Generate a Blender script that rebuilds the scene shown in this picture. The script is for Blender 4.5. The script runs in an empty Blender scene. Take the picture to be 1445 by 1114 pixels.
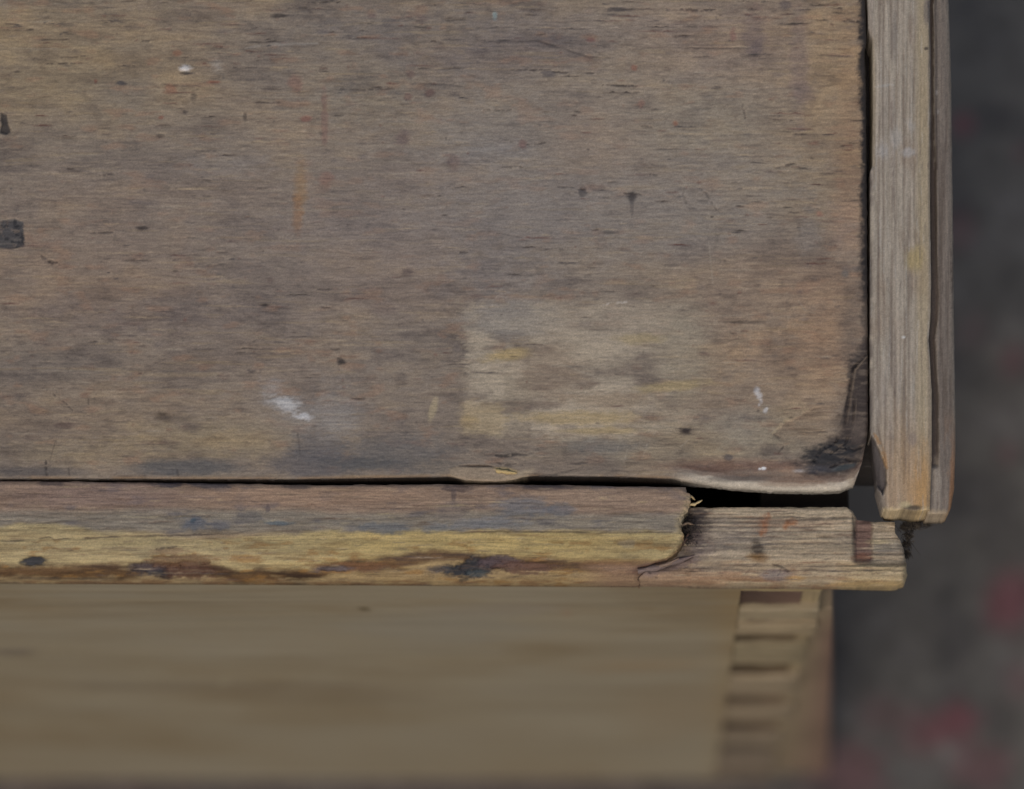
import bpy, math
import numpy as np

# ------------------------------------------------------------------ camera, sky, sun, exposure
S = 0.0002125                  # metres per photograph pixel on the top face of the box
XN, YN, D = 940.0, 1600.0, 2918.0   # point straight under the camera, camera height over the top face
HF = 1760.0                    # floor below the top face

def W(X, Y, h):
    return ((X - 722.5) * S, (557.0 - Y) * S, (HF - h) * S)

def IM(x, y, h):
    k = (D + h) / D
    return XN + (x - XN) * k, YN + (y - YN) * k

sc = bpy.context.scene
cd = bpy.data.cameras.new('camera')
cam = bpy.data.objects.new('camera', cd)
sc.collection.objects.link(cam)
sc.camera = cam
cam.location = W(XN, YN, -D)
cd.sensor_width = 36.0
cd.lens = 36.0 * D / 1445.0
cd.shift_x = (722.5 - XN) / 1445.0
cd.shift_y = (YN - 557.0) / 1445.0
cd.clip_start = 0.02
cd.clip_end = 200.0
cd.dof.use_dof = True
cd.dof.focus_distance = (D + 8) * S
cd.dof.aperture_fstop = 3.8

SUN_EL, SUN_FROM = 50.0, 200.0      # degrees; clockwise from +Y
world = bpy.data.worlds.new('World')
sc.world = world
world.use_nodes = True
nt = world.node_tree
bg = nt.nodes['Background']
sky = nt.nodes.new('ShaderNodeTexSky')
sky.sky_type = 'NISHITA'
sky.sun_disc = False
sky.sun_elevation = math.radians(SUN_EL)
sky.sun_rotation = math.radians(SUN_FROM)
sky.air_density = 1.0
sky.dust_density = 4.0
sky.ozone_density = 1.0
nt.links.new(sky.outputs[0], bg.inputs[0])
bg.inputs[1].default_value = 0.10
sl = bpy.data.lights.new('sun', 'SUN')
sl.energy = 0.6
sl.angle = math.radians(40)
sl.color = (1.0, 0.95, 0.88)
sun = bpy.data.objects.new('sun', sl)
sc.collection.objects.link(sun)
sun.rotation_euler = (math.radians(90 - SUN_EL), 0, math.radians(180 - SUN_FROM))
sc.view_settings.view_transform = 'Standard'
sc.view_settings.look = 'None'
sc.view_settings.exposure = -0.25
sc.view_settings.gamma = 1.0

# ------------------------------------------------------------------ numeric helpers
TAB = np.random.default_rng(7).random((64, 256, 256))
RNG = np.random.default_rng(11)

def vn(x, y, seed):
    T = TAB[seed % 64]
    x = x + seed * 17.31
    y = y + seed * 5.77
    xi = np.floor(x).astype(int); yi = np.floor(y).astype(int)
    fx = x - xi; fy = y - yi
    fx = fx * fx * (3 - 2 * fx); fy = fy * fy * (3 - 2 * fy)
    x0 = xi & 255; x1 = (xi + 1) & 255; y0 = yi & 255; y1 = (yi + 1) & 255
    a = T[y0, x0] * (1 - fx) + T[y0, x1] * fx
    b = T[y1, x0] * (1 - fx) + T[y1, x1] * fx
    return a * (1 - fy) + b * fy

def fbm(x, y, seed, octv=4):
    s = 0.0; a = 0.5; t = 0.0
    for i in range(octv):
        s = s + a * vn(x * 2 ** i, y * 2 ** i, seed + i * 3); t += a; a *= 0.55
    return s / t

def sst(a, b, x):
    t = np.clip((x - a) / (b - a), 0, 1)
    return t * t * (3 - 2 * t)

def lin(c):
    c = np.asarray(c, float) / 255.0
    return np.where(c <= 0.04045, c / 12.92, ((c + 0.055) / 1.055) ** 2.4)

KAL = np.array([2.13, 2.17, 2.16])     # seen colour -> reflectance, the same for the whole scene

class Skin:
    """colour and relief of a worn wooden surface, on photograph coordinates x, y"""
    def __init__(s, x, y, base):
        s.x, s.y = x, y
        s.c = np.ones(x.shape + (3,)) * lin(base)
        s.h = np.zeros(x.shape)           # positive = lower
        s.n1 = fbm(x / 26, y / 11, 3) - 0.5
        s.n2 = fbm(x / 7, y / 3.2, 9) - 0.5
        s.n3 = fbm(x / 7, y / 7, 15) - 0.5
    def mix(s, m, col, k=1.0):
        m = np.clip(m * k, 0, 1)[..., None]
        col = (col[0], col[1], min(col[2], col[0] + .45 * max(col[2] - col[0], 0)))
        s.c = s.c * (1 - m) + lin(col) * m
    def mul(s, m, f):
        f = np.asarray(f, float)
        s.c = s.c * (1 + np.clip(m, 0, 1)[..., None] * (f - 1))
    def blob(s, cx, cy, rx, ry, rot=0, soft=0.5, rough=0.6):
        a = math.radians(rot)
        dx = s.x - cx; dy = s.y - cy
        u = (dx * math.cos(a) + dy * math.sin(a)) / rx
        v = (-dx * math.sin(a) + dy * math.cos(a)) / ry
        d = np.sqrt(u * u + v * v) + rough * (s.n1 * 1.2 + s.n2)
        return 1 - sst(1 - soft, 1 + soft, d)
    def rect(s, x0, x1, y0, y1, soft=6, rough=6):
        w = rough * (s.n1 + s.n2) * 2
        return (sst(x0 - soft, x0 + soft, s.x + w) * (1 - sst(x1 - soft, x1 + soft, s.x + w))
                * sst(y0 - soft, y0 + soft, s.y + w * .6) * (1 - sst(y1 - soft, y1 + soft, s.y + w * .6)))
    def line(s, pts, w=1.2, wob=1.0, soft=0.7):
        out = np.zeros(s.x.shape)
        pts = np.asarray(pts, float)
        x0, y0 = pts.min(0) - w - 8; x1, y1 = pts.max(0) + w + 8
        m = (s.x > x0) & (s.x < x1) & (s.y > y0) & (s.y < y1)
        if not m.any(): return out
        X = s.x[m]; Y = s.y[m] + wob * 2.2 * s.n3[m]
        L = np.r_[0, np.cumsum(np.hypot(*np.diff(pts, axis=0).T))]
        best = np.full(X.shape, 1e9)
        for i in range(len(pts) - 1):
            d = pts[i + 1] - pts[i]; l2 = (d * d).sum() + 1e-9
            t = np.clip(((X - pts[i, 0]) * d[0] + (Y - pts[i, 1]) * d[1]) / l2, 0, 1)
            dist = np.hypot(X - pts[i, 0] - t * d[0], Y - pts[i, 1] - t * d[1])
            g = (L[i] + t * math.sqrt(l2)) / L[-1]
            taper = 0.35 + 0.65 * np.sqrt(np.clip(4 * g * (1 - g), 0, 1))
            best = np.minimum(best, dist / taper)
        fq = 3.5 if L[-1] < 60 else 22
        brk = sst(.18, .55, vn(s.x[m] / fq, s.y[m] / fq, 29)) * (.55 + .6 * vn(s.x[m] / 14, s.y[m] / 14, 30))
        out[m] = (1 - sst(w * (1 - soft), w * (1 + soft), best)) * np.clip(brk, 0, 1)
        return out
    def finish(s, sat=1.0, hue=None, grit=.06, axis=0):
        r = np.random.default_rng(5)
        if hue is not None:
            hb = lin(hue); hb = hb / hb.mean()
            L = s.c.mean(-1, keepdims=True)
            s.c = s.c * sat + (1 - sat) * L * hb
        u, v = (s.x, s.y) if axis == 0 else (s.y, s.x)
        f = (fbm(u / 7, v / 1.5, 35, 3) - .5) * 2.0 + (fbm(u / 2.4, v / 2.0, 37, 2) - .5)
        g = r.normal(size=s.x.shape)
        s.c = s.c * np.clip(1 + grit * g + grit * 3.2 * f, .4, 1.7)[..., None]
        s.h -= .35 * f
    def poly(s, pts, soft=3, rough=3):
        pts = np.asarray(pts, float)
        X = s.x + rough * 2 * s.n2; Y = s.y + rough * 2 * s.n1
        inside = np.zeros(X.shape, bool); dist = np.full(X.shape, 1e9)
        for i in range(len(pts)):
            a = pts[i]; b = pts[(i + 1) % len(pts)]; d = b - a
            t = np.clip(((X - a[0]) * d[0] + (Y - a[1]) * d[1]) / ((d * d).sum() + 1e-9), 0, 1)
            dist = np.minimum(dist, np.hypot(X - a[0] - t * d[0], Y - a[1] - t * d[1]))
            c = ((a[1] > Y) != (b[1] > Y))
            with np.errstate(divide='ignore', invalid='ignore'):
                inside ^= c & (X < (b[0] - a[0]) * (Y - a[1]) / (b[1] - a[1] + 1e-12) + a[0])
        return sst(-soft, soft, np.where(inside, dist, -dist))
    def dashes(s, n, area, length, width, cols, strength, axis=0, seed=1, where=None):
        r = np.random.default_rng(seed)
        xs = s.gx; ys = s.gy
        for _ in range(n):
            cx = r.uniform(area[0], area[1]); cy = r.uniform(area[2], area[3])
            if where is not None and r.random() > where(cx, cy): continue
            L = r.uniform(*length) * (0.4 + r.random() ** 2 * 1.2); w = r.uniform(*width)
            st = r.uniform(*strength); col = lin(cols[r.integers(len(cols))])
            ax, ay = (L, w * 4) if axis == 0 else (w * 4, L)
            i0, i1 = np.searchsorted(xs, [cx - ax, cx + ax]); j0, j1 = np.searchsorted(ys, [cy - ay, cy + ay])
            if i1 - i0 < 1 or j1 - j0 < 1: continue
            sl_ = (slice(j0, j1), slice(i0, i1))
            X = s.x[sl_] - cx; Y = s.y[sl_] - cy
            if axis: X, Y = Y, X
            Y = Y + 1.5 * s.n3[sl_] * 2 + X * r.uniform(-.03, .03)
            m = np.clip(1 - (X / L) ** 2, 0, 1) ** .7 * np.exp(-(Y / w) ** 2) * st * np.clip(0.9 + 1.6 * s.n3[sl_], 0.1, 1.4)
            m = np.clip(m, 0, 1)[..., None]
            s.c[sl_] = s.c[sl_] * (1 - m) + col * m
            s.h[sl_] += m[..., 0] * 0.5

def crv(pts):
    p = np.asarray(pts, float)
    return lambda t: np.interp(t, p[:, 0], p[:, 1])

# ------------------------------------------------------------------ materials
def wood_mat(name, grain=(60, 1400, 300), axis='X', amount=0.35, fine=0.2, bump=0.25, rough=0.62, attr='Col'):
    m = bpy.data.materials.new(name); m.use_nodes = True
    n = m.node_tree.nodes; l = m.node_tree.links
    b = n['Principled BSDF']
    b.inputs['Roughness'].default_value = rough
    b.inputs['Specular IOR Level'].default_value = 0.35
    at = n.new('ShaderNodeAttribute'); at.attribute_name = attr
    tc = n.new('ShaderNodeTexCoord')
    mp = n.new('ShaderNodeMapping')
    g = {'X': grain, 'Y': (grain[1], grain[0], grain[2])}[axis]
    mp.inputs['Scale'].default_value = g
    l.new(tc.outputs['Object'], mp.inputs['Vector'])
    n1 = n.new('ShaderNodeTexNoise'); n1.inputs['Scale'].default_value = 1.0
    n1.inputs['Detail'].default_value = 5; n1.inputs['Roughness'].default_value = 0.65; n1.inputs['Distortion'].default_value = 0.35
    l.new(mp.outputs[0], n1.inputs['Vector'])
    r1 = n.new('ShaderNodeMapRange')
    r1.inputs['From Min'].default_value = 0.3; r1.inputs['From Max'].default_value = 0.7
    r1.inputs['To Min'].default_value = 1 - amount; r1.inputs['To Max'].default_value = 1 + amount * 0.7
    l.new(n1.outputs['Fac'], r1.inputs['Value'])
    n2 = n.new('ShaderNodeTexNoise'); n2.inputs['Scale'].default_value = 2600
    n2.inputs['Detail'].default_value = 3
    l.new(tc.outputs['Object'], n2.inputs['Vector'])
    r2 = n.new('ShaderNodeMapRange')
    r2.inputs['From Min'].default_value = 0.3; r2.inputs['From Max'].default_value = 0.7
    r2.inputs['To Min'].default_value = 1 - fine; r2.inputs['To Max'].default_value = 1 + fine
    l.new(n2.outputs['Fac'], r2.inputs['Value'])
    mu = n.new('ShaderNodeMath'); mu.operation = 'MULTIPLY'
    l.new(r1.outputs[0], mu.inputs[0]); l.new(r2.outputs[0], mu.inputs[1])
    vm = n.new('ShaderNodeVectorMath'); vm.operation = 'SCALE'
    l.new(at.outputs['Color'], vm.inputs[0]); l.new(mu.outputs[0], vm.inputs['Scale'])
    l.new(vm.outputs[0], b.inputs['Base Color'])
    bp = n.new('ShaderNodeBump'); bp.inputs['Strength'].default_value = bump; bp.inputs['Distance'].default_value = 0.0003
    l.new(mu.outputs[0], bp.inputs['Height']); l.new(bp.outputs[0], b.inputs['Normal'])
    return m

M_PLY = wood_mat('worn_plywood', (170, 1250, 300), 'X', 0.14, 0.12, 0.25)
M_RAIL = wood_mat('weathered_pine_rail', (70, 1300, 300), 'X', 0.28, 0.14, 0.4)
M_BATTEN = wood_mat('weathered_pine_batten', (30, 1100, 300), 'Y', 0.15, 0.12, 0.3)
M_BODY = wood_mat('pine_board', (18, 300, 160), 'X', 0.16, 0.05, 0.15)
M_FUZZ = wood_mat('dust_fibre', (500, 500, 500), 'X', 0.3, 0.2, 0.1, 0.9)

# ------------------------------------------------------------------ mesh builders
def new_mesh(name, V, F, C, mat, parent=None, smooth=True):
    """V (n,3), F list of (k,4|3) index arrays, C (n,3) seen colours as reflectance"""
    me = bpy.data.meshes.new(name)
    F = [np.asarray(f, np.int32) for f in F if len(f)]
    nl = sum(f.size for f in F); nf = sum(len(f) for f in F)
    me.vertices.add(len(V)); me.vertices.foreach_set('co', np.asarray(V, np.float32).ravel())
    me.loops.add(nl); me.polygons.add(nf)
    me.loops.foreach_set('vertex_index', np.concatenate([f.ravel() for f in F]))
    sizes = np.concatenate([np.full(len(f), f.shape[1], np.int32) for f in F])
    me.polygons.foreach_set('loop_start', np.r_[0, np.cumsum(sizes)[:-1]].astype(np.int32))
    me.update(calc_edges=True)
    a = me.color_attributes.new('Col', 'FLOAT_COLOR', 'POINT')
    C4 = np.ones((len(V), 4), np.float32); C4[:, :3] = np.clip(C, 0.002, 0.9)
    a.data.foreach_set('color', C4.ravel())
    me.polygons.foreach_set('use_smooth', np.full(nf, smooth))
    me.validate()
    me.materials.append(mat)
    o = bpy.data.objects.new(name, me)
    sc.collection.objects.link(o)
    if parent is not None: o.parent = parent
    return o

def grid_axis(a, b, step, coarse_lo=None, coarse_hi=None, n_lo=14):
    v = np.arange(a, b, step); v = np.r_[v, b]
    if coarse_lo is not None: v = np.r_[np.linspace(coarse_lo, a, n_lo)[:-1], v]
    if coarse_hi is not None: v = np.r_[v, np.linspace(b, coarse_hi, 10)[1:]]
    return v

def slab(name, gx, gy, warp, paint, depth, mat, parent, skirt_mul=0.75, rim=None, sides='LRTB'):
    """a board: top face from a grid (image coordinates), relief and colour from paint(), sides straight down to depth"""
    X, Y = np.meshgrid(gx, gy)
    Xw, Yw = warp(X, Y)
    sk, h = paint(Xw, Yw, gx, gy, X, Y)
    WX, WY = IM(Xw, Yw, h)
    ny, nx = X.shape
    V = np.stack(W(WX, WY, h), -1).reshape(-1, 3)
    C = (np.clip(sk.c, 0, 1) * KAL).reshape(-1, 3)
    idx = np.arange(ny * nx).reshape(ny, nx)
    F = [np.stack([idx[1:, :-1], idx[1:, 1:], idx[:-1, 1:], idx[:-1, :-1]], -1).reshape(-1, 4)]
    VV = [V]; CC = [C]; base = len(V)
    rows = {}
    for key, ring in (('T', idx[0, ::-1]), ('B', idx[-1, :]), ('L', idx[:, 0]), ('R', idx[::-1, -1])):
        n = len(ring)
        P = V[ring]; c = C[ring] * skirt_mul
        zb = (HF - depth) * S
        k = 5
        ids = []
        for q in range(k):
            t = q / (k - 1)
            Q = P.copy(); Q[:, 2] = P[:, 2] * (1 - t) + zb * t
            if 0 < q < k - 1 : Q[:, :2] += (RNG.random((n, 2)) - .5) * S * 0.8
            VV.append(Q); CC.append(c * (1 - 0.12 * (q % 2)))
            ids.append(np.arange(base, base + n)); base += n
        for q in range(k - 1):
            F.append(np.stack([ids[q][:-1], ids[q + 1][:-1], ids[q + 1][1:], ids[q][1:]], -1))
        rows[key] = ids[-1]
    T = rows['T'][::-1]; B = rows['B']
    F.append(np.stack([T[:-1], T[1:], B[1:], B[:-1]], -1))
    return new_mesh(name, np.concatenate(VV), F, np.concatenate(CC), mat, parent)

def rnd_edge(d, R, depth):
    """extra depth of a rounded-over edge at distance d inside it"""
    t = np.clip(1 - d / R, 0, 1)
    return depth * (1 - np.sqrt(np.clip(1 - t * t, 0, 1)))

def box_mesh(name, X0, X1, Y0, Y1, h0, h1, col, mat, parent, jit=2.0, cuts=3, shape=None, seed=0, chamf=2.0):
    """a sawn board in world pixels with softened, slightly uneven faces"""
    r = np.random.default_rng(seed)
    import bmesh
    bm = bmesh.new()
    bmesh.ops.create_cube(bm, size=1.0)
    for v in bm.verts:
        v.co = (X0 + (v.co.x + .5) * (X1 - X0), Y0 + (v.co.y + .5) * (Y1 - Y0), h0 + (v.co.z + .5) * (h1 - h0))
    if chamf: bmesh.ops.bevel(bm, geom=list(bm.edges), offset=chamf, segments=2, affect='EDGES', profile=0.6)
    if cuts: bmesh.ops.subdivide_edges(bm, edges=[e for e in bm.edges if e.calc_length() > 12], cuts=cuts, use_grid_fill=True)
    bm.verts.index_update()
    P = np.array([v.co[:] for v in bm.verts])
    P += (r.random(P.shape) - .5) * jit
    if shape is not None: P = shape(P)
    me = bpy.data.meshes.new(name)
    for v, p in zip(bm.verts, P): v.co = W(*p)
    bmesh.ops.recalc_face_normals(bm, faces=list(bm.faces))
    bm.to_mesh(me); bm.free()
    a = me.color_attributes.new('Col', 'FLOAT_COLOR', 'POINT')
    nz = fbm(P[:, 0] / 60, P[:, 2] / 25, 5 + seed)
    C4 = np.ones((len(P), 4), np.float32)
    base = lin(col)[None] if not callable(col) else col(P)
    C4[:, :3] = base * KAL * (0.8 + 0.4 * nz[:, None])
    a.data.foreach_set('color', C4.ravel())
    me.materials.append(mat)
    o = bpy.data.objects.new(name, me); sc.collection.objects.link(o); o.parent = parent
    return o

def fibres(name, paths, radius, col, mat, parent=None):
    """thin hairs: three-sided tubes along paths given as (X, Y, h) world pixels"""
    V = []; F = []; C = []; b = 0
    for k, p in enumerate(paths):
        p = np.asarray(p, float); n = len(p)
        t = np.gradient(p, axis=0); t /= np.linalg.norm(t, axis=1)[:, None] + 1e-9
        u = np.cross(t, [0.3, 0.2, 1.0]); u /= np.linalg.norm(u, axis=1)[:, None] + 1e-9
        w = np.cross(t, u)
        rr = (radius if np.isscalar(radius) else radius[k]) * np.linspace(1, .45, n)[:, None]
        ring = []
        for a in (0, 2.094, 4.189):
            q = p + rr * (math.cos(a) * u + math.sin(a) * w)
            V.append(np.stack(W(q[:, 0], q[:, 1], q[:, 2]), -1)); ring.append(np.arange(b, b + n)); b += n
            c = col[k % len(col)]
            C.append(np.tile(lin(c) * KAL, (n, 1)))
        for i in range(3):
            r0, r1 = ring[i], ring[(i + 1) % 3]
            F.append(np.stack([r0[:-1], r0[1:], r1[1:], r1[:-1]], -1))
    return new_mesh(name, np.concatenate(V), F, np.concatenate(C), mat, parent)

# ------------------------------------------------------------------ the floor
def make_floor():
    k = (D + HF) / D
    gx = np.r_[np.linspace(-14000, -700, 12)[:-1], np.arange(-700, 2600, 14.0), np.linspace(2600, 15000, 12)]
    gy = np.r_[np.linspace(-14000, -1500, 12)[:-1], np.arange(-1500, 1700, 14.0), np.linspace(1700, 15000, 12)]
    X, Y = np.meshgrid(gx, gy)
    xi = XN + (X - XN) / k; yi = YN + (Y - YN) / k
    s = Skin(xi, yi, (68, 65, 61))
    n = fbm(xi / 60, yi / 60, 21); s.mul(sst(.45, .75, n), (.72, .72, .76)); s.mul(sst(.45, .2, n), (1.25, 1.25, 1.3))
    n = fbm(xi / 200, yi / 200, 25); s.mul(sst(.4, .7, n), (1.18, 1.15, 1.1))
    red = (88, 46, 52)
    for cx, cy, rx, ry, st in [(1358, 175, 13, 16, .55), (1355, 325, 22, 26, .22), (1430, 515, 18, 24, .35), (1422, 640, 12, 16, .3),
                           (1425, 850, 32, 40, .6), (1345, 1020, 34, 26, .62), (1300, 1035, 30, 30, .35), (1385, 1085, 42, 32, .35), (1200, 1090, 46, 40, .4), (1240, 1010, 30, 26, .2),
                           (1440, 960, 22, 26, .25), (1375, 470, 20, 30, .14), (1440, 215, 8, 10, .4), (100, 1125, 200, 26, .12), (700, 1125, 400, 26, .12)]:
        s.mix(s.blob(cx, cy, rx, ry, 0, .5, .9), red, st)
    V = np.stack(W(X, Y, np.full(X.shape, HF)), -1).reshape(-1, 3)
    ny, nx = X.shape; idx = np.arange(ny * nx).reshape(ny, nx)
    F = [np.stack([idx[1:, :-1], idx[1:, 1:], idx[:-1, 1:], idx[:-1, :-1]], -1).reshape(-1, 4)]
    m = wood_mat('concrete_with_paint', (120, 120, 120), 'X', 0.35, 0.2, 0.3, 0.8)
    o = new_mesh('floor', V, F, (s.c * KAL).reshape(-1, 3), m)
    o['kind'] = 'structure'; o['label'] = 'dark grey concrete floor with worn red paint splashes'
make_floor()

# ------------------------------------------------------------------ the box
box = bpy.data.objects.new('wooden_box', None)
sc.collection.objects.link(box)
box.empty_display_size = 0.05
box['label'] = 'old worn wooden box with a stained plywood top and a broken edge rail'
box['category'] = 'box'

STEP = 1.35
DK = (46, 40, 38)

# ---- top panel
p_bot = crv([(-1400, 677), (0, 676.8), (200, 677), (420, 677.5), (470, 676.5), (600, 674.5), (634, 674), (660, 678), (700, 680.5), (722, 678), (738, 674), (760, 672.5), (880, 674),
             (950, 677), (980, 683), (1030, 690), (1090, 694), (1150, 695.5), (1185, 694), (1205, 686), (1216, 672), (1224, 650)])
p_right = crv([(-400, 1220), (0, 1221), (60, 1223), (75, 1220), (120, 1222), (200, 1222.5), (300, 1223.5), (500, 1224.5), (600, 1225), (640, 1224), (655, 1222), (672, 1216), (686, 1206), (697, 1196)])
def panel_warp(X, Y):
    wr = sst(1100, 1224, X); wb = sst(560, 690, Y)
    x = X + (p_right(Y) - 1224 + 2.2 * (fbm(Y / 9, Y * 0, 31) - .5) * (X > 1100)) * wr
    y = Y + (p_bot(x) - 690 + (2.2 + 2.5 * (x > 1000)) * (fbm(x / 9, x * 0, 33) - .5)) * wb
    return x, y

def panel_paint(x, y, gx, gy, X0, Y0):
    s = Skin(x, y, (113, 101, 88)); s.gx, s.gy = gx, gy
    B = s.blob
    # broad tone of the wood
    for cx, cy, rx, ry, col, k in [
        (90, 100, 190, 80, (122, 106, 80), .75), (60, 30, 200, 40, (116, 102, 82), .5), (330, 60, 160, 50, (112, 100, 86), .5),
        (180, 135, 60, 22, (98, 92, 86), .5), (120, 230, 200, 55, (107, 97, 86), .6), (320, 236, 60, 14, (100, 97, 96), .7),
        (90, 300, 160, 60, (108, 95, 84), .6), (300, 290, 200, 50, (112, 98, 87), .5), (130, 400, 240, 60, (116, 98, 83), .6),
        (230, 445, 150, 26, (97, 86, 80), .7), (60, 520, 120, 24, (95, 86, 78), .7), (320, 480, 140, 40, (109, 97, 87), .6),
        (100, 590, 200, 40, (116, 100, 82), .7), (420, 400, 120, 70, (110, 99, 90), .6), (420, 520, 90, 40, (110, 97, 86), .6),
        (520, 80, 160, 60, (102, 95, 88), .7), (740, 70, 150, 36, (95, 86, 83), .8), (620, 40, 140, 26, (98, 92, 88), .6), (900, 30, 120, 26, (117, 106, 95), .7),
        (900, 130, 160, 60, (121, 109, 94), .7), (520, 140, 60, 40, (112, 104, 90), .5), (700, 190, 120, 34, (112, 105, 96), .6), (690, 215, 60, 14, (106, 105, 106), .6),
        (590, 255, 80, 22, (113, 97, 86), .6), (840, 200, 60, 46, (122, 104, 86), .7), (560, 330, 150, 46, (105, 94, 89), .7), (740, 300, 110, 50, (105, 100, 97), .7),
        (900, 310, 110, 60, (108, 101, 94), .6), (560, 400, 110, 50, (113, 97, 85), .6), (700, 385, 60, 30, (98, 93, 92), .6), (840, 390, 90, 34, (113, 102, 91), .5),
        (930, 400, 70, 26, (119, 104, 86), .6), (560, 500, 90, 50, (112, 102, 92), .6), (540, 580, 80, 40, (109, 98, 88), .5),
        (1010, 60, 90, 60, (120, 104, 92), .6), (1100, 70, 60, 70, (126, 108, 90), .6), (1000, 180, 90, 50, (118, 108, 92), .7), (1170, 80, 44, 120, (134, 112, 84), .7), (1150, 230, 70, 80, (132, 112, 86), .7),
        (1200, 130, 18, 140, (132, 106, 78), .5), (1195, 250, 22, 60, (116, 90, 70), .5), (1195, 330, 24, 40, (124, 100, 86), .5), (1100, 250, 60, 40, (124, 111, 92), .6), (1040, 280, 80, 60, (113, 105, 96), .6),
        (1000, 320, 60, 40, (110, 103, 95), .6), (1110, 400, 120, 50, (130, 108, 86), .7), (1060, 460, 100, 60, (122, 105, 88), .7), (1140, 520, 80, 60, (134, 110, 86), .8), (1060, 560, 110, 40, (124, 107, 88), .7),
        (1170, 460, 40, 60, (134, 108, 84), .7), (960, 630, 100, 30, (122, 110, 88), .6), (1080, 610, 60, 30, (122, 112, 92), .6), (1040, 658, 110, 9, (96, 70, 58), .8),
        (860, 640, 90, 20, (112, 103, 90), .6), (300, 620, 120, 24, (120, 106, 82), .7), (100, 640, 120, 14, (118, 104, 82), .6)]:
        s.mix(B(cx, cy, rx, ry, 0, .8, .9), col, k)
    # mottling along the grain
    a = fbm(x / 46, y / 7, 41, 5); s.mul(sst(.5, .8, a), (.86, .85, .85)); s.mul(sst(.5, .2, a), (1.08, 1.07, 1.04))
    a = fbm(x / 110, y / 45, 44, 4); s.mul(sst(.52, .78, a), (.87, .87, .89)); s.mul(sst(.48, .25, a), (1.09, 1.05, .98))
    a = fbm(x / 18, y / 9, 47, 4); s.mul(sst(.55, .8, a), (.80, .79, .80))
    a = fbm(x / 24, y / 3.4, 50, 4); s.mul(sst(.5, .8, a), (.93, .92, .92)); s.mul(sst(.5, .3, a), (1.03, 1.03, 1.02))
    a = fbm(x / 60, y / 30, 51, 4); s.mul(sst(.52, .72, a), (.80, .80, .83)); s.mul(sst(.46, .25, a), (1.1, 1.07, 1.0))
    a = fbm(x / 34, y / 12, 53, 3); s.mix(sst(.62, .8, a), (124, 92, 70), .35)
    a = fbm(x / 90, y / 5, 57, 4); s.mix(sst(.66, .8, a), (134, 114, 80), .25)
    s.mix(B(800, 260, 260, 130, 0, .9, .8), (118, 111, 104), .38); s.mix(B(420, 300, 260, 110, 0, .9, .8), (112, 103, 95), .3)  # broad pale haze painted into the middle of the panel
    # pale ghost of a torn-off label
    s.mix(s.rect(660, 985, 434, 614, 16, 20) * sst(.3, .62, fbm(x / 50, y / 16, 60)) * (1 - .5 * sst(850, 990, x)), (150, 138, 118), .7)
    s.mix(s.rect(655, 700, 440, 560, 5, 8) * (1 - sst(660, 700, x)), (132, 122, 106), .3)
    s.mix(B(720, 450, 60, 26), (116, 112, 106), .6); s.mix(B(850, 455, 110, 26), (128, 117, 102), .6); s.mix(B(960, 500, 40, 70), (124, 116, 98), .4)
    s.mix(B(716, 501, 32, 8, -8), (142, 122, 80), .85); s.mix(s.rect(652, 712, 570, 613, 8, 10), (136, 119, 88), .65); s.mix(B(662, 594, 12, 8), (146, 124, 84), .6)
    s.mix(B(780, 525, 40, 40), (112, 96, 80), .6); s.mix(s.rect(712, 748, 535, 622, 3, 2), (108, 96, 80), .4); s.mix(s.line([(745, 500), (747, 622)], 4, 2), (98, 86, 74), .4)
    s.mix(B(820, 590, 76, 10), (140, 120, 80), .7); s.mix(B(845, 608, 50, 5), (140, 120, 78), .6); s.mix(B(905, 478, 34, 8), (138, 122, 86), .6); s.mix(B(950, 545, 50, 7, -6), (138, 120, 80), .6)
    s.mix(B(870, 520, 40, 18), (106, 96, 84), .5); s.mix(B(860, 565, 60, 10), (118, 98, 76), .5)
    s.mix(B(611, 578, 5, 17, 14, .4, .4), (140, 126, 98), .7)
    # bluish and dark staining along the front edge
    s.mix(B(265, 660, 70, 11), (68, 70, 76), .75); s.mix(B(440, 655, 60, 20), (76, 74, 76), .75); s.mix(B(450, 630, 40, 20), (78, 77, 80), .6); s.mix(B(560, 640, 80, 26), (76, 76, 78), .7); s.mix(B(510, 655, 60, 9), (62, 65, 74), .6)
    s.mix(B(40, 666, 70, 6), (72, 68, 66), .7); s.mix(B(620, 655, 40, 10), (92, 86, 78), .5); s.mix(B(850, 630, 50, 10), (92, 90, 86), .6); s.mix(B(800, 655, 60, 12), (96, 84, 74), .5)
    s.mix(sst(-7, -1, y - p_bot(x)) * (x < 960) * sst(.3, .5, fbm(x / 40, y * 0, 63)), (122, 92, 56), .55)
    s.mix(sst(-2.6, -.8, y - p_bot(x)) * (x < 960), (34, 28, 26), .92)  # rim painted near black so the gap below reads as deep shade
    # black marks at the left
    m = s.poly([(2, 160), (9, 163), (15, 186), (9, 190), (2, 188)], 1.5, 1.5); s.mix(m, (44, 41, 40), .9); s.h += 3 * m
    m = s.poly([(-40, 311), (20, 309), (33, 316), (35, 345), (18, 349), (-40, 350)], 2, 5); s.mix(m, (58, 58, 62), .92); s.h += 2.5 * m
    s.mix(m * sst(.5, .7, fbm(x / 6, y / 6, 66)), (36, 36, 40), .9); s.mix(m * sst(.58, .75, fbm(x / 8, y / 6, 67)), (96, 84, 74), .7)
    m = s.line([(57, 360), (66, 368), (78, 372), (92, 371)], 2.6, .5); s.mix(m, (52, 44, 40), .85); s.h += 2 * m
    # white paint
    s.mix(B(402, 572, 26, 13, 30, .7, 1.0), (138, 138, 138), .5); s.mix(B(404, 571, 15, 8, 35, .7, 1.6), (160, 162, 166), .75); s.mix(B(429, 588, 13, 5, 8, .7, 1.4), (178, 180, 188), .85)
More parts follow.
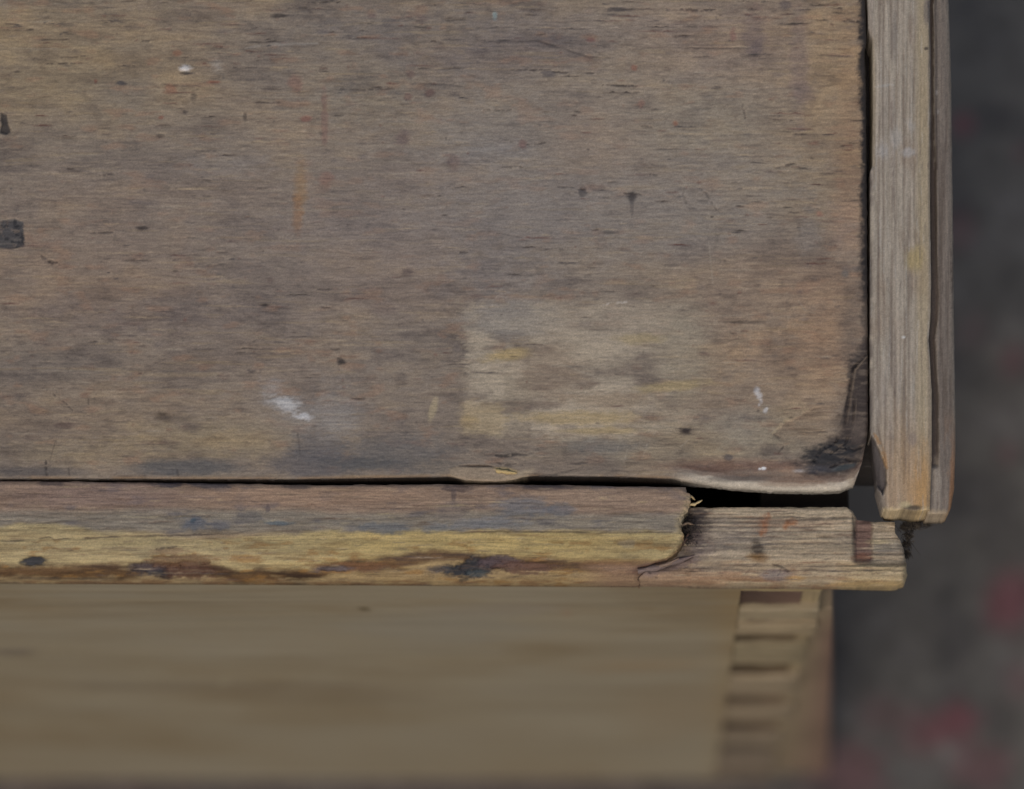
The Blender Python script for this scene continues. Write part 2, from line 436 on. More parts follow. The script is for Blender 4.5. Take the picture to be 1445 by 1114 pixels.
    s.mix(B(385, 550, 14, 12, 40, .8, 1.2), (132, 132, 132), .35); s.mix(B(470, 580, 26, 34, 0, .9, 1), (122, 120, 118), .35); s.mix(B(440, 590, 60, 26, 0, .9, 1), (120, 117, 114), .35)
    m = B(262, 97.5, 7, 4, 0, .6, 1); s.mix(m, (170, 168, 166), .85); s.h -= 2 * m; s.mix(B(262, 103.5, 8, 2.6, 0, .4, .5), (66, 58, 48), .9)
    s.mix(B(306, 92, 8, 8, 0, .8, 1.2), (138, 134, 128), .4); s.mix(s.line([(345, 68), (400, 62), (450, 62)], 2, 1), (128, 124, 118), .4)
    s.mix(s.line([(852, 430), (870, 428), (888, 426)], 1.5, .6), (160, 156, 150), .6); s.mix(B(698, 22, 4, 6, 0, .5, .8), (104, 124, 150), .8)
    for px, py, r_ in [(1068, 551, 3), (1072, 558, 3.4), (1074, 566, 2.6), (1080, 580, 2.6), (1082, 577, 1.6), (1071, 572, 1.8)]:
        s.mix(B(px, py, r_, r_ * 1.2, 0, .8, 1.4), (170, 172, 180), .6)
    s.mix(B(1045, 600, 34, 30, 0, .9, 1.2), (128, 122, 112), .3)
    # spots
    for px, py, rx, ry, col, k in [(374, 430, 6, 2.6, DK, .9), (481, 511, 6, 5, DK, .9), (968, 609, 10, 5, (44, 36, 34), .95), (261, 158, 4, 3, DK, .7), (346, 163, 3, 6, DK, .6), (392, 22.5, 11, 3, DK, .85),
                            (227, 192, 6, 3, DK, .6), (201, 322, 9, 3, DK, .8), (171, 117, 7, 3, (60, 58, 60), .8), (24, 101, 5, 2, DK, .6), (273, 136, 4, 6, DK, .5), (876, 13, 18, 3.5, (56, 52, 52), .8),
                            (822, 270, 5, 6, (54, 52, 54), .7), (892, 276, 6, 6, (50, 46, 46), .8), (892, 290, 2.5, 12, (60, 56, 56), .5), (860, 328, 13, 2.5, (70, 66, 62), .7), (575, 385, 9, 6, (78, 66, 62), .7),
                            (775, 104, 9, 4, (72, 68, 70), .7), (770, 58, 34, 7, (70, 66, 68), .5), (606, 131, 6, 5, (84, 62, 58), .7), (576, 136, 5, 5, (96, 70, 62), .6), (580, 105, 5, 5, (84, 62, 58), .5), (834, 56, 6, 4, (98, 58, 54), .6), (895, 96, 4, 4, (120, 74, 56), .6),
                            (905, 148, 5, 6, (108, 70, 60), .5), (953, 175, 4, 5, (124, 74, 50), .6), (738, 204, 5, 6, (98, 70, 66), .6), (570, 195, 10, 10, (88, 70, 70), .5), (640, 230, 8, 12, (92, 72, 66), .5), (525, 22, 7, 5, (88, 70, 66), .6), (595, 26, 6, 6, (84, 70, 68), .5),
                            (540, 435, 16, 8, (92, 78, 72), .5), (565, 530, 8, 6, (84, 76, 70), .5), (644, 491, 5, 5, (86, 78, 74), .5), (230, 588, 14, 6, (84, 70, 54), .8), (228, 584, 6, 3, (60, 50, 40), .7), (92, 600, 12, 5, (78, 62, 56), .7), (268, 602, 14, 6, (82, 72, 66), .6), (120, 558, 8, 4, (104, 70, 54), .5),
                            (240, 126, 10, 7, (120, 76, 56), .6), (300, 116, 10, 2, (112, 62, 48), .7), (228, 166, 4, 3, (118, 66, 50), .6), (424, 265, 9, 34, (128, 98, 60), .5), (420, 300, 7, 30, (124, 88, 56), .5), (432, 168, 8, 4, (118, 70, 58), .6), (418, 120, 10, 12, (110, 74, 64), .5), (458, 165, 4, 40, (104, 74, 66), .5), (460, 255, 9, 10, (112, 78, 66), .5), (250, 75, 6, 4, (122, 76, 54), .5), (135, 115, 3, 3, (98, 54, 44), .7),
                            (1012, 124, 8, 3, (70, 62, 58), .7), (1064, 50, 15, 34, (92, 80, 78), .55), (1068, 70, 12, 10, (86, 76, 76), .5), (1128, 90, 12, 80, (100, 86, 84), .45), (1132, 132, 18, 16, (98, 84, 80), .5), (1034, 50, 4, 10, (108, 70, 66), .5), (1108, 7, 8, 6, (72, 66, 68), .6),
                            (1193, 386, 5, 5, (84, 86, 86), .5), (1040, 452, 16, 3, (88, 74, 62), .6), (1060, 455, 22, 2.5, (70, 60, 50), .6), (1028, 645, 5, 4, (60, 58, 62), .7), (1088, 637, 17, 9, (74, 66, 60), .75), (990, 660, 30, 4, (92, 68, 58), .6), (1156, 302, 5, 4, (128, 78, 64), .5), (1140, 330, 18, 30, (108, 102, 96), .5)]:
        m = B(px, py, rx, ry, 0, .5, .9); s.mix(m, col, k); s.h += 0.8 * m * k
    # fine cracks, scratches, pencil-thin lines
    for pts, w, k in [([(66, 550), (84, 562), (103, 579)], 1.1, .7), ([(103, 579), (96, 600), (80, 616), (70, 652)], .9, .4), ([(65, 650), (66, 671)], 1.8, .8), ([(97, 660), (98, 671)], 1.2, .6), ([(125, 560), (125, 576)], 1.2, .6), ([(136, 556), (133, 568)], 1.2, .4), ([(420, 610), (424, 640)], 1.5, .4), ([(250, 660), (252, 672)], 1.4, .5),
                      ([(33, 56), (95, 56)], 1.3, .65), ([(190, 58), (216, 57)], 1.4, .65), ([(63, 90), (116, 89)], 1.3, .7), ([(86, 81), (126, 79)], 1.2, .5), ([(173, 93), (190, 93)], 1.5, .6), ([(126, 329), (160, 328)], 1.6, .65), ([(435, 4), (480, 3)], 1.6, .7), ([(0, 123), (60, 125)], 1.2, .4), ([(142, 32), (178, 31)], 1.3, .6), ([(140, 248), (160, 246)], 1.4, .6), ([(282, 276), (298, 277)], 1.4, .6), ([(286, 254), (300, 255)], 1.4, .6),
                      ([(779, 102), (839, 103)], 1.5, .75), ([(590, 97), (666, 96)], 1.6, .65), ([(850, 120), (900, 122)], 1.5, .75), ([(683, 155), (722, 155)], 1.5, .75), ([(720, 98), (776, 99)], 1.4, .6), ([(700, 60), (760, 58), (830, 80), (862, 82)], 1.6, .5), ([(480, 126), (535, 126)], 1.5, .6), ([(575, 118), (640, 119)], 1.3, .5), ([(905, 178), (920, 180)], 1.5, .6), ([(875, 273), (910, 275)], 1.6, .7), ([(815, 268), (838, 268)], 1.3, .6),
                      ([(708, 236), (738, 236)], 1.4, .6), ([(622, 264), (638, 263)], 1.4, .6), ([(643, 356), (660, 356)], 1.8, .7), ([(700, 329), (732, 334), (772, 346)], 1.2, .55), ([(786, 264), (812, 265)], 1.4, .6), ([(740, 204), (766, 203)], 1.4, .5),
                      ([(960, 13), (985, 15), (1010, 13)], 1.8, .75), ([(960, 68), (1060, 68)], 1.2, .55), ([(967, 262), (964, 274), (968, 286), (975, 296)], 1.5, .45), ([(987, 266), (996, 272), (1002, 283), (1012, 297)], 1.5, .55), ([(1094, 238), (1106, 234), (1121, 231)], 1.8, .7), ([(1121, 288), (1127, 320), (1134, 352)], 2.4, .25), ([(1121, 288), (1140, 292), (1160, 296)], 1.1, .3), ([(1048, 145), (1052, 168)], 1.6, .5), ([(1086, 168), (1120, 170)], 1.5, .6), ([(1190, 30), (1216, 30)], 1.8, .7), ([(1150, 78), (1215, 80)], 1.3, .55),
                      ([(699, 643), (712, 644), (728, 641), (745, 642)], 2.2, .85), ([(701, 653), (716, 656), (738, 656)], 2, .7), ([(1091, 612), (1118, 610), (1168, 609)], 1.4, .75), ([(1091, 612), (1102, 619)], 1.3, .7), ([(1098, 640), (1106, 630)], 1.4, .6), ([(1196, 560), (1190, 590), (1183, 606), (1180, 622)], 1.7, .75), ([(1200, 560), (1199, 600), (1190, 622)], 1.4, .6), ([(740, 668), (780, 670), (810, 663)], 1.6, .5), ([(800, 655), (830, 652)], 1.6, .5)]:
        m = s.line(pts, w, 1.0); s.mix(m, DK, k); s.h += 1.3 * m * k
    for pts in [[(735, 330), (760, 322)], [(870, 640), (876, 616)], [(905, 650), (915, 622), (930, 605)], [(880, 655), (886, 630)], [(950, 640), (975, 618)], [(640, 470), (700, 430)], [(760, 350), (850, 362), (940, 380)], [(770, 505), (860, 540)], [(1000, 340), (1008, 420)], [(1026, 120), (1060, 127), (1090, 122)], [(1126, 424), (1136, 438), (1150, 443)]]:
        s.mix(s.line(pts, 1.0, .8), (138, 129, 114), .35)
    # random fine dashes of open grain
    hot = lambda px, py: (0.25 + 0.75 * (py < 140) + .5 * (px > 900) * (py < 330)) * float(.15 + 1.6 * sst(.42, .7, vn(np.float64(px / 110), np.float64(py / 38), 27)))
    s.dashes(1500, (0, 1222, 0, 670), (5, 24), (.7, 1.4), [(48, 42, 39), (56, 46, 41), (82, 52, 45), (50, 48, 50)], (.25, .95), 0, 3, hot)
    s.dashes(420, (0, 1222, 0, 670), (2, 7), (.9, 2.2), [(58, 51, 48), (94, 60, 50), (60, 58, 60)], (.15, .6), 0, 4)
    s.dashes(150, (0, 1222, 0, 670), (6, 26), (2, 4.5), [(74, 66, 62), (80, 74, 74), (84, 64, 58)], (.15, .5), 0, 6)
    s.dashes(500, (0, 1222, 0, 670), (10, 40), (.7, 1.4), [(146, 126, 96), (134, 124, 108)], (.1, .4), 0, 5)
    # torn veneer in the corner, one ply lower
    tear = s.poly([(1150, 576), (1121, 591), (1108, 595), (1100, 605), (1091, 612), (1103, 622), (1125, 645), (1230, 645), (1230, 560)], 1.4, 3) * (1 - sst(1140, 1190, x)) * (1 - sst(608, 636, y))
    s.h += 1.6 * tear; s.mix(tear, (116, 98, 80), .5)
    s.mix(s.line([(1141, 577), (1121, 589), (1108, 593), (1100, 603), (1090, 611)], 2, 2.5), (146, 128, 96), .5)
    a = fbm(x / 60, y / 3, 71, 3); s.mul(tear * sst(.5, .7, a), (.74, .72, .7))
    # dark rot of the right edge and corner
    e = p_right(y) - x
    nz = fbm(x / 7, y / 6, 73, 4); nl = fbm(y / 40, y * 0, 75, 3)
    wd = 8 + 11 * nl + 8 * sst(180, 260, y) * (1 - sst(280, 400, y)) * nl
    rot = (1 - sst(wd * .3, wd, e + 13 * (nz - .5))) * (.6 + .4 * (1 - sst(380, 470, y) * (1 - sst(470, 520, y))))
    s.mix(rot, (33, 31, 31), .96)
    m = s.poly([(1197, 505), (1212, 488), (1232, 478), (1232, 690), (1205, 672), (1150, 667), (1146, 655), (1160, 632), (1174, 620), (1190, 612), (1197, 560)], 6, 7)
    s.mix(m, (50, 43, 40), .95); s.h += 2.0 * m
    s.mix(B(1200, 470, 16, 40, 0, .8, 1), (84, 74, 66), .6)
    for pts, w in [([(1222, 500), (1204, 520), (1198, 560), (1192, 600), (1180, 624)], 2.2), ([(1206, 560), (1204, 596), (1194, 624), (1172, 640)], 1.6), ([(1180, 624), (1160, 634), (1146, 656)], 2), ([(1222, 628), (1204, 636), (1186, 632)], 1.5), ([(1216, 650), (1190, 650), (1172, 660)], 1.5)]:
        l_ = s.line(pts, w, 2.2); s.mix(l_, (26, 23, 23), .9); s.h += 3 * l_
        l_ = s.line([(a_ + 3, b_ + 2) for a_, b_ in pts], w * .8, 2.2); s.mix(l_, (112, 96, 78), .55); s.h -= 1.2 * l_
    s.mix(B(1200, 610, 22, 60, 8, .6, 1), (58, 49, 44), .75); s.mix(B(1168, 646, 36, 20, -20, .5, .9), (34, 34, 38), .95); s.mix(B(1190, 660, 18, 4, -12, .4, .4), (46, 54, 70), .85); s.mix(B(1155, 662, 20, 6, 0, .5), (60, 60, 72), .6)  # the bluish streaks are a glint painted into the dark stain
    s.mix(m * sst(.55, .75, fbm(x / 16, y / 5, 77, 4)), (96, 84, 72), .6); s.mix(B(1210, 606, 10, 16), (84, 73, 65), .6)
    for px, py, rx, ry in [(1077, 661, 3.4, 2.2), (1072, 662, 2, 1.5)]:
        s.mix(B(px, py, rx, ry, 0, .5, .8), (196, 198, 206), .8)  # small white glints painted into the colour
    s.mix(B(1127, 665, 8, 2.2, 0, .6, .6), (116, 116, 124), .6)  # fainter bluish glint, painted too
    # worn rounded front edge at the right: grey ply, colour lifted to look lit
    ed = p_bot(x) - y
    right = sst(930, 1010, x)
    s.mix(right * (1 - sst(16, 21, ed + 6 * s.n1)) , (150, 143, 131), .9)
    s.mix(right * (1 - sst(16, 30, ed + 8 * s.n1)) * sst(11, 15, ed + 6 * s.n1), (78, 58, 48), .8)  # brown shade line painted in above the lip
    s.mix(right * (1 - sst(1, 4, ed)) , (84, 76, 68), .25)
    s.mix(B(1120, 682, 50, 5), (96, 74, 58), .6); s.mix(B(1040, 676, 40, 5), (62, 58, 56), .7)
    s.mix((1 - sst(3, 10, np.hypot(x - 1205, y - 675) - 4)) * 1.0, (122, 106, 88), .5)
    # splintered chip on the edge
    m = s.poly([(634, 661), (648, 658), (700, 659), (712, 663), (722, 668), (712, 680), (660, 680), (636, 672)], 1.2, 1.0)
    s.mix(m, (128, 112, 92), .75); s.h -= 1.0 * m
    l_ = s.line([(634, 662), (648, 657.5), (690, 658), (702, 661)], 1.6, .4); s.mix(l_, (60, 46, 34), .8); s.h += 2.2 * l_
    s.mix(B(716, 665, 16, 4, 8, .4, .6), (152, 130, 86), .8); s.mix(B(735, 670, 20, 5, -20, .5, .6), (140, 124, 100), .6)
    m = B(712, 646, 40, 7, 0, .6); s.h -= 1.5 * m
    s.finish(.80, (114, 102, 88), .05)
    # relief
    h = 3.0 + s.h + 1.6 * (fbm(x / 120, y / 40, 80) - .5) + 0.5 * s.n2 + .8 * (fbm(x / 40, y / 2.4, 82, 3) - .5)
    eb = p_bot(x) - y; er = p_right(y) - x
    R = 3 + 19 * right; dp = 2.5 + 17.5 * right
    h = h + rnd_edge(np.clip(eb, 0, 99), R, dp) + rnd_edge(np.clip(er, 0, 99), 5, 4)
    h = h + 5 * right * (1 - sst(0, 60, eb))
    return s, h
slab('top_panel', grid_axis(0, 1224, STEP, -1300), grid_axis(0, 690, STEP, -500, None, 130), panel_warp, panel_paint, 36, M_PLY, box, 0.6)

# ---- front rail: lower body with the lip broken away at the right end
r_top = crv([(-1400, 679), (0, 679), (230, 681.5), (440, 685), (620, 684), (720, 684), (960, 688), (1500, 688)])
r_bot = crv([(-1400, 821), (0, 822), (300, 823.5), (600, 825), (1000, 828), (1266, 830), (1274, 828.5), (1279, 822), (1290, 815)])
lip_end = crv([(600, 966), (688, 967), (694, 972), (700, 975), (710, 974), (718, 970), (728, 965), (738, 962), (748, 963), (757, 966), (765, 963), (775, 957), (784, 950), (793, 930), (800, 912), (812, 902), (840, 898)])

def lip_warp(X, Y):
    wr = sst(760, 970, X); wt = 1 - sst(690, 760, Y); wb = sst(720, 806, Y)
    x = X + (lip_end(Y) - 970 + 8 * (fbm(Y / 3, Y * 0, 35) - .5)) * wr
    y = Y + (r_top(x) - 684 + 2.4 * (fbm(x / 16, x * 0, 36) - .5)) * wt + (r_bot(x) - 826) * wb
    return x, y

def rail_tone(s, x, y):
    B = s.blob
    # reddish band, grey band, yellow band, brown worn band, pale arris
    w = 9 * (fbm(x / 120, y * 0, 91) - .5) * 2
    s.mix(1 - sst(716, 734, y + w + 10 * s.n1), (118, 98, 83), .8)
    s.mix(sst(716, 728, y + w) * (1 - sst(746, 756, y + 6 * s.n1)), (110, 103, 92), .75)
    yb = crv([(-1400, 748), (0, 742), (60, 738), (160, 752), (300, 762), (380, 756), (460, 750), (980, 752)])(x)
    yl = sst(-5, 4, y - yb + 10 * s.n1)
    s.mix(yl, (134, 119, 82), .85)
    s.mix(yl * sst(.52, .7, fbm(x / 50, y / 7, 92, 4)), (112, 94, 62), .55)
    s.mix(yl * sst(380, 560, x) * (1 - sst(780, 950, x)), (144, 124, 78), .6)
    s.mix(yl * (1 - sst(280, 420, x)), (138, 123, 92), .5)
    yc = crv([(-1400, 800), (0, 798), (180, 798), (290, 796), (330, 806), (420, 806), (470, 796), (540, 788), (620, 776), (650, 778), (700, 788), (800, 791), (900, 794), (1000, 796)])(x)
    bb = sst(-7, 6, y - yc + 14 * s.n1) * (1 - sst(12, 24, y - yc + 12 * s.n1))
    s.mix(bb, (72, 51, 31), .95)
    s.mix(bb * sst(.45, .7, fbm(x / 60, y / 6, 93)), (50, 36, 26), .85)
    s.mix(sst(12, 24, y - yc + 12 * s.n1), (122, 102, 76), .75)
    s.mix(sst(816, 822, y + 3 * s.n1) * sst(.45, .6, fbm(x / 40, y / 6, 95)), (96, 70, 46), .7)
    a = fbm(x / 60, y / 4, 97, 5); s.mul(sst(.5, .76, a), (.76, .73, .70)); s.mul(sst(.5, .25, a), (1.1, 1.09, 1.05))
    a = fbm(x / 36, y / 12, 98, 4); s.mul(sst(.55, .8, a), (.78, .79, .84)); s.mix(sst(.6, .78, a) * (1 - yl), (88, 84, 84), .4)
    a = fbm(x / 30, y / 8, 99, 4); s.mix(sst(.6, .75, a) * sst(752, 770, y) , (112, 82, 44), .6)
    s.mix(B(140, 700, 120, 16), (108, 90, 82), .5); s.mix(B(440, 700, 160, 14), (128, 104, 84), .6); s.mix(B(860, 705, 110, 14), (128, 108, 90), .6)
    for px, py, rx, ry, col, k in [(275, 738, 20, 10, (78, 80, 92), .75), (272, 735, 5, 4, (58, 68, 96), .8), (310, 740, 16, 8, (80, 80, 86), .7), (355, 730, 18, 8, (84, 80, 76), .6), (390, 738, 18, 4, (76, 86, 108), .7), (545, 745, 34, 8, (86, 88, 92), .7), (615, 745, 22, 7, (92, 94, 98), .6), (740, 715, 40, 12, (92, 92, 94), .7), (790, 718, 20, 10, (84, 86, 94), .6), (690, 738, 60, 9, (98, 98, 98), .6), (640, 722, 24, 14, (96, 86, 78), .6), (378, 718, 3, 7, (70, 62, 62), .6),
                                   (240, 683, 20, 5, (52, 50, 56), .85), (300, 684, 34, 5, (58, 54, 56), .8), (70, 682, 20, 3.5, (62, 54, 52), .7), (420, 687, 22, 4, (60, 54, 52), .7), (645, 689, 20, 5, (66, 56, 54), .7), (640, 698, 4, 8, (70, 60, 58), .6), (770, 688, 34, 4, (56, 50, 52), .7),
                                   (46, 792, 14, 5, (36, 36, 41), .97), (228, 805, 30, 8, (34, 32, 36), .97), (270, 806, 34, 9, (66, 44, 34), .85), (205, 800, 20, 4, (60, 50, 50), .8), (240, 778, 24, 5, (108, 86, 64), .6), (255, 792, 36, 7, (82, 58, 40), .7), (345, 788, 20, 6, (116, 86, 48), .7),
                                   (650, 806, 28, 9, (36, 36, 41), .97), (675, 799, 26, 10, (36, 36, 42), .97), (705, 794, 28, 7, (60, 48, 50), .9), (672, 809, 14, 4, (50, 58, 74), .6), (740, 801, 40, 6, (76, 54, 44), .8), (620, 803, 14, 4, (62, 60, 62), .6), (500, 800, 44, 5, (92, 64, 42), .7), (475, 803, 22, 3, (70, 66, 70), .7), (880, 797, 60, 5, (92, 66, 44), .6), (885, 767, 12, 5, (112, 100, 78), .7)]:
        if py > 790: rx, ry = rx * 1.15, ry * 1.35
        m = B(px, py, rx, ry, 0, .35, .8); s.mix(m, col, k * 1.03)
        if py > 790: s.h += 3.5 * m * k
        else: s.h += .6 * m * k
    for pts, w_, k in [([(0, 765), (40, 762), (70, 758)], 1.2, .6), ([(70, 758), (76, 761), (160, 758), (230, 756), (300, 754), (345, 751)], 1.4, .75), ([(0, 738), (60, 738), (150, 730)], 1.1, .5), ([(225, 729), (320, 728)], 1.3, .6), ([(220, 775), (250, 771)], 1.5, .7), ([(450, 802), (480, 800), (500, 803)], 2, .7), ([(640, 751), (720, 750), (840, 752), (950, 751)], 1.4, .65), ([(640, 720), (700, 715)], 1.2, .5), ([(0, 700), (120, 702)], 1, .4), ([(700, 709), (820, 713), (960, 713)], 1, .45), ([(480, 735), (560, 731), (600, 728)], 1.1, .4), ([(600, 815), (720, 815), (800, 812)], 1.4, .6), ([(0, 816), (160, 817)], 1.6, .5)]:
        m = s.line(pts, w_, 1); s.mix(m, DK, k); s.h += 1.3 * m * k
    s.dashes(500, (0, 1280, 684, 826), (6, 26), (.6, 1.2), [(70, 58, 48), (84, 62, 46), (68, 64, 66)], (.15, .55), 0, 23)
    s.dashes(180, (0, 1280, 684, 826), (10, 40), (.7, 1.4), [(160, 142, 104), (140, 124, 100)], (.1, .4), 0, 24)

def lip_paint(x, y, gx, gy, X0, Y0):
    s = Skin(x, y, (118, 104, 84)); s.gx, s.gy = gx, gy
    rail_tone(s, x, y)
    e = lip_end(y) - x
    s.mix((1 - sst(2, 14, e + 20 * s.n2)) * sst(692, 704, y) * (1 - sst(770, 785, y)), (140, 124, 92), .5)
    s.mix((1 - sst(0, 5, e + 10 * s.n2)) * sst(735, 750, y), (92, 68, 48), .6)
    s.mix(sst(800, 870, x) * sst(794, 802, y + 6 * s.n1), (112, 90, 72), .8)
    s.mix(s.blob(925, 800, 44, 7, -14, .5, .6), (72, 52, 44), .8)
    eb = r_bot(x) - y; et = y - r_top(x)
    s.finish(1, None, .05)
    h = 4 + s.h + 1.6 * (fbm(x / 90, y / 30, 83) - .5) + .5 * s.n2 + .9 * (fbm(x / 50, y / 2.6, 84, 3) - .5)
    h = h + rnd_edge(np.clip(eb, 0, 99), 62, 70) + rnd_edge(np.clip(et, 0, 99), 6, 4)
    h = h + 2.6 * sst(752, 762, y + 8 * s.n1) * 1.0
    h = h + rnd_edge(np.clip(e + 5 * s.n2, 0, 99), 8, 4) + 5 * (fbm(x / 4, y / 4, 86) - .5) * (1 - sst(3, 14, e))
    return s, h
slab('rail_lip', grid_axis(0, 970, STEP, -1300), grid_axis(684, 826, STEP), lip_warp, lip_paint, 84, M_RAIL, box, 0.7)

e_top = crv([(860, 712), (960, 716), (1000, 717), (1100, 716.5), (1195, 716), (1203, 722), (1210, 735), (1235, 737), (1262, 737), (1290, 737)])
e_end = crv([(690, 1262), (737, 1263), (750, 1270), (765, 1273), (780, 1276), (800, 1279), (818, 1280), (826, 1276), (830, 1268)])
def ext_warp(X, Y):
    wr = sst(1180, 1280, X); wt = 1 - sst(717, 790, Y); wb = sst(770, 826, Y)
    x = X + (e_end(Y) - 1280 + 3 * (fbm(Y / 6, Y * 0, 38) - .5)) * wr
    y = Y + (e_top(x) - 717 + 2.6 * (fbm(x / 7, x * 0, 39) - .5)) * wt + (r_bot(x) - 826) * wb
    return x, y

def ext_paint(x, y, gx, gy, X0, Y0):
    s = Skin(x, y, (138, 124, 103)); s.gx, s.gy = gx, gy
    B = s.blob
    a = fbm(x / 90, y / 3.2, 101, 4); s.mul(sst(.5, .72, a), (.74, .70, .66)); s.mul(sst(.5, .3, a), (1.12, 1.1, 1.07))
    a = fbm(x / 50, y / 16, 104, 4); s.mul(sst(.52, .78, a), (.82, .82, .85))
    s.mix(B(1035, 755, 70, 26), (108, 98, 88), .6); s.mix(B(1140, 775, 70, 12), (134, 118, 96), .7); s.mix(B(1110, 740, 60, 8), (112, 92, 76), .5)
    front = sst(788, 796, y + 5 * s.n1 - 4 * sst(1190, 1220, x))
    s.mix(front, (122, 106, 84), .7); s.mix(front * sst(.5, .7, fbm(x / 40, y / 7, 107)), (110, 82, 60), .7)
    s.mix(front * sst(1170, 1210, x), (136, 120, 90), .6); s.mix(B(1235, 825, 60, 6), (134, 112, 76), .7)
    s.mix(B(1000, 815, 60, 10), (118, 94, 72), .5)
    s.mix((1 - sst(930, 1040, x)) * sst(796, 804, y + 5 * s.n1), (112, 90, 72), .8)
    s.mix((1 - sst(900, 1000, x + 30 * s.n1)) * sst(785, 790, y) * (1 - sst(798, 804, y + 5 * s.n1)), (72, 52, 44), .8)
    # red-brown marks
    s.mix(s.line([(1084, 724), (1078, 740), (1074, 756)], 6, 4, 1.0), (124, 86, 60), 1.0); s.mix(B(1079, 742, 5, 15, 12, .6, 1), (124, 88, 64), .6)
    s.mix(s.line([(1106, 748), (1112, 737), (1124, 736)], 3.6, 2.5, 1.0), (124, 80, 48), 1.0); s.mix(B(1118, 738, 8, 4, 0, .6, 1), (122, 82, 54), .6)
    s.mix(B(1068, 774, 9, 14, 0, .5, .7), (54, 45, 37), .95); s.mix(B(1072, 788, 12, 6), (96, 70, 40), .7); s.mix(B(1062, 786, 8, 5), (104, 78, 44), .6)
    band = s.rect(1206, 1230, 733, 792, 3, 2); s.mix(band, (86, 64, 58), .85); s.mix(B(1216, 788, 12, 7), (112, 72, 52), .6)
    s.mix(B(1250, 770, 22, 10), (96, 92, 84), .6); s.mix(B(1242, 765, 16, 4), (136, 122, 92), .6)
    s.mix(B(974, 752, 26, 34), (58, 47, 44), .92); s.mix(B(968, 735, 30, 18), (48, 42, 39), .9); s.mix(B(985, 775, 26, 12), (104, 92, 84), .5)
    s.mix(B(940, 800, 44, 8, -14, .5, .7), (94, 80, 76), .85); s.mix(B(1095, 812, 20, 8), (92, 84, 82), .7); s.mix(B(1122, 817, 12, 4), (132, 104, 64), .6); s.mix(B(1030, 800, 40, 10), (126, 108, 88), .4)
    for pts, w, k in [([(995, 735), (1060, 736), (1120, 734), (1200, 731)], 1.3, .5), ([(1090, 755), (1140, 757), (1170, 756), (1203, 760)], 1.8, .7), ([(1090, 728), (1140, 731), (1200, 729)], 1.3, .6), ([(1110, 765), (1200, 772)], 1.1, .4), ([(990, 765), (1060, 768)], 1.1, .4), ([(1203, 728), (1206, 752), (1204, 774), (1190, 786), (1160, 790)], 1.7, .7), ([(1090, 796), (1104, 800), (1112, 806), (1150, 803), (1166, 808), (1172, 816)], 1.8, .8), ([(1104, 800), (1098, 812)], 1.5, .5),
                      ([(898, 806), (930, 804), (960, 793), (978, 786)], 2.4, .85), ([(915, 807), (928, 816)], 1.4, .7), ([(1050, 812), (1066, 797)], 1.1, .5), ([(1185, 802), (1240, 806), (1268, 800)], 1.3, .5), ([(1230, 742), (1262, 745)], 1.2, .5), ([(1230, 810), (1274, 806)], 1.3, .6)]:
        m = s.line(pts, w, 1); s.mix(m, DK, k); s.h += 2.2 * m * k
    s.dashes(260, (960, 1280, 717, 826), (6, 34), (.6, 1.2), [(76, 62, 52), (92, 66, 50), (70, 66, 64)], (.2, .6), 0, 33)
    s.dashes(120, (960, 1280, 717, 826), (8, 30), (.7, 1.3), [(156, 142, 118)], (.15, .5), 0, 34)
    eb = r_bot(x) - y; et = y - e_top(x); er = e_end(y) - x
    s.finish(1, None, .07)
    h = 26 + 8 * sst(1200, 1210, x) * (1 - front) + 6 * band + 7 * front * (1 - sst(1190, 1230, x)) * .6
    h = h + s.h + 2.4 * (fbm(x / 70, y / 20, 85) - .5) + .6 * s.n2 + 4.5 * (fbm(x / 90, y / 3.2, 101, 4) - .5)
    h = h + rnd_edge(np.clip(eb, 0, 99), 26, 44) + rnd_edge(np.clip(et, 0, 99), 5, 3) + rnd_edge(np.clip(er, 0, 99), 10, 10)
    h = h + 8 * sst(20, 0, x - 960 + 20 * s.n1)
    return s, h
slab('broken_rail_end', grid_axis(862, 1280, STEP), grid_axis(717, 826, STEP), ext_warp, ext_paint, 86, M_RAIL, box, 0.75)

# splinters left standing at the break
def splinter(name, pts, w, col, seed):
    p = np.asarray(pts, float); n = 9
    t = np.linspace(0, 1, n); q = np.stack([np.interp(t, np.linspace(0, 1, len(p)), p[:, i]) for i in range(3)], -1)
    d = np.gradient(q[:, :2], axis=0); d /= np.linalg.norm(d, axis=1)[:, None]
    nrm = np.stack([-d[:, 1], d[:, 0]], -1)
    prof = w * np.sqrt(np.clip(1 - (t - .15) ** 2 / .7225, 0.02, 1)) * (1 + .3 * np.sin(t * 17 + seed))
    V = []; F = []; C = []
    for sg, dz in ((1, 0), (0, -w * .5), (-1, 0), (0, w * .5)):
        X, Y = IM(q[:, 0] + nrm[:, 0] * prof * sg, q[:, 1] + nrm[:, 1] * prof * sg, q[:, 2])
        V.append(np.stack(W(X, Y, q[:, 2] + dz), -1)); C.append(np.tile(lin(col) * KAL * (1 if dz <= 0 else .8), (n, 1)))
    for i in range(4):
        a = np.arange(n) + n * i; b = np.arange(n) + n * ((i + 1) % 4)
        F.append(np.stack([a[:-1], a[1:], b[1:], b[:-1]], -1))
    return new_mesh(name, np.concatenate(V), F, np.concatenate(C), M_RAIL, box)
